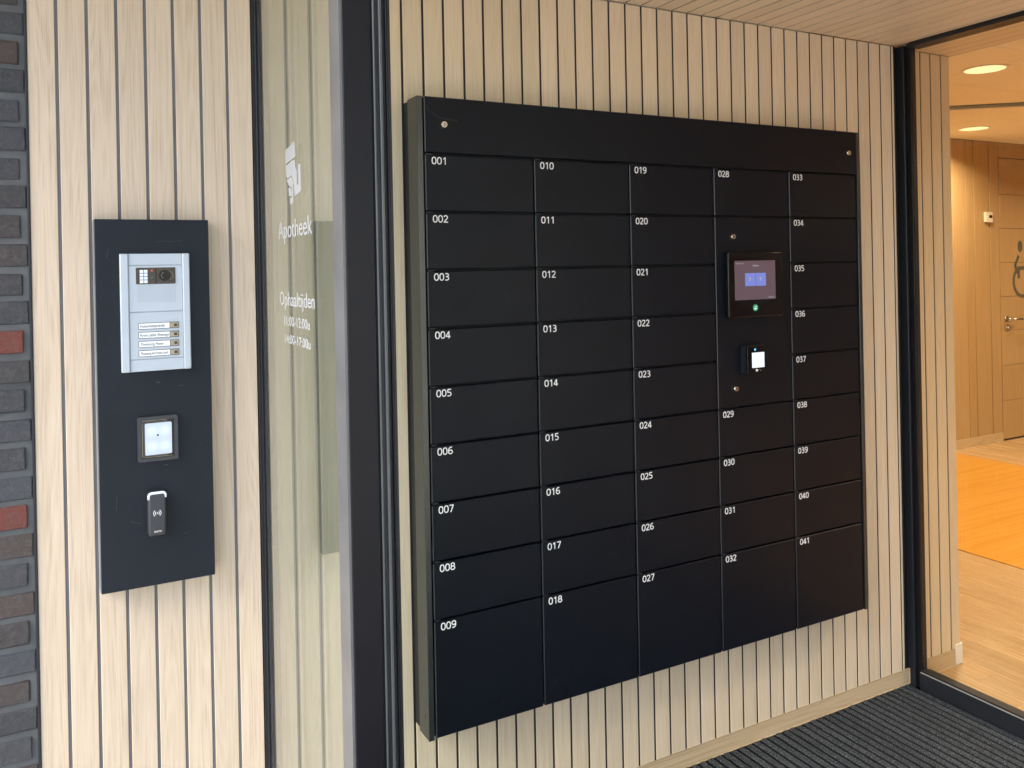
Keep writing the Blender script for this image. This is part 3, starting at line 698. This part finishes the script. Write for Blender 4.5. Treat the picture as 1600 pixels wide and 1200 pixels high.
dr = thing('toilet_door', 'oak door with a grey wheelchair symbol in the hall', 'door', (7.74, YB, 0))
mb = MB(); zz = [0.012, 0.35, 0.66, 0.965, 1.265, 1.565, 1.865, 2.165, 2.485]
for a, b in zip(zz, zz[1:]): mb.box(7.280, 8.195, YB-0.003, YB+0.012, a+0.0015, b-0.0015, 'oak_door', 0.001)
part(mb, 'leaf', dr)
hp = part(MB().cyl((7.352, YB-0.003, 1.068), (0, -1, 0), 0.026, 0.008, 'steel', 24).cyl((7.352, YB-0.011, 1.068), (0, -1, 0), 0.010, 0.040, 'steel', 16), 'rosette', dr)
MB().tube([(7.345, YB-0.052, 1.068), (7.42, YB-0.054, 1.066), (7.50, YB-0.054, 1.062)], 0.0105, 'steel').build('lever', hp)
part(MB().cyl((7.360, YB-0.003, 0.990), (0, -1, 0), 0.026, 0.010, 'steel', 24).cyl((7.360, YB-0.013, 0.990), (0, -1, 0), 0.012, 0.012, 'steel', 16), 'thumb_turn', dr)
mb = MB(); cv = front(YB-0.0032)
mb.prism([(7.57+0.036*math.cos(t), 1.707+0.052*math.sin(t)) for t in [2*math.pi*k/24 for k in range(24)]], cv, 0.001, 'picto')
def stroke(p, q, w):
    p, q = Vector(p), Vector(q); d = (q-p).normalized(); nn = Vector((-d.y, d.x))*w/2
    mb.prism([tuple(p-nn), tuple(q-nn), tuple(q+nn), tuple(p+nn)], cv, 0.001, 'picto')
stroke((7.548, 1.625), (7.489, 1.535), 0.034); stroke((7.489, 1.540), (7.525, 1.470), 0.034); stroke((7.535, 1.505), (7.60, 1.515), 0.034)
stroke((7.540, 1.49), (7.545, 1.42), 0.036); stroke((7.60, 1.515), (7.70, 1.50), 0.034); stroke((7.70, 1.50), (7.76, 1.36), 0.036); stroke((7.76, 1.36), (7.81, 1.38), 0.034)
mb.ring((7.600, 1.395), 0.118, 0.150, 0.0008, 'picto', a0=R(112), a1=R(372), n=40, conv=cv)
part(mb, 'wheelchair_symbol', dr)
ts = thing('wall_thermostat', 'small cream control box on the oak hall wall left of the toilet door', 'thermostat', (7.10, YB, 1.916))
part(MB().prism(rrect(7.060, 7.150, 1.918, 2.006, 0.006), front(YB-0.001), 0.022, 'cream'), 'housing', ts)
part(MB().box(7.100, 7.142, YB-0.0245, YB-0.023, 1.955, 1.980, 'gloss_black'), 'screen', ts)

# downlights, each a ring, a glowing disc and its own lamp
def downlight(x, y, label, on=True):
    t = thing('downlight', label, 'ceiling light', (x, y, 2.62), 'round downlights in the hall ceiling')
    mb = MB(); cvz = lambda u, v, w: (x+u, y+v, 2.6195-w)
    mb.ring((0, 0), 0.100, 0.116, 0.004, 'ceiling', conv=cvz, n=40); part(mb, 'trim_ring', t)
    part(MB().cyl((x, y, 2.6195), (0, 0, -1), 0.0998, 0.0020, 'lamp', 40), 'diffuser', t)
    ld = bpy.data.lights.new('downlight_lamp', 'AREA'); ld.shape = 'DISK'; ld.size = 0.18; ld.energy = DL; ld.color = WARM; ld.spread = R(150)
    lo = bpy.data.objects.new('downlight_lamp', ld); COL.objects.link(lo); lo.location = (0, 0, -0.012); lo.parent = t
DL = 12.8
downlight(4.395, 0.665, 'round glowing downlight in the hall ceiling, the larger one nearest the glass')
downlight(6.30, 1.97, 'round glowing downlight in the hall ceiling, the one farther back beside the oak wall')
for i, (x, y) in enumerate(((4.39, -1.3), (6.3, -0.6), (8.3, 1.2), (8.3, -1.4), (4.39, -3.3), (6.3, -3.0))):
    downlight(x, y, 'round glowing downlight in the hall ceiling out of sight right of the photo')
bpy.context.view_layer.update()
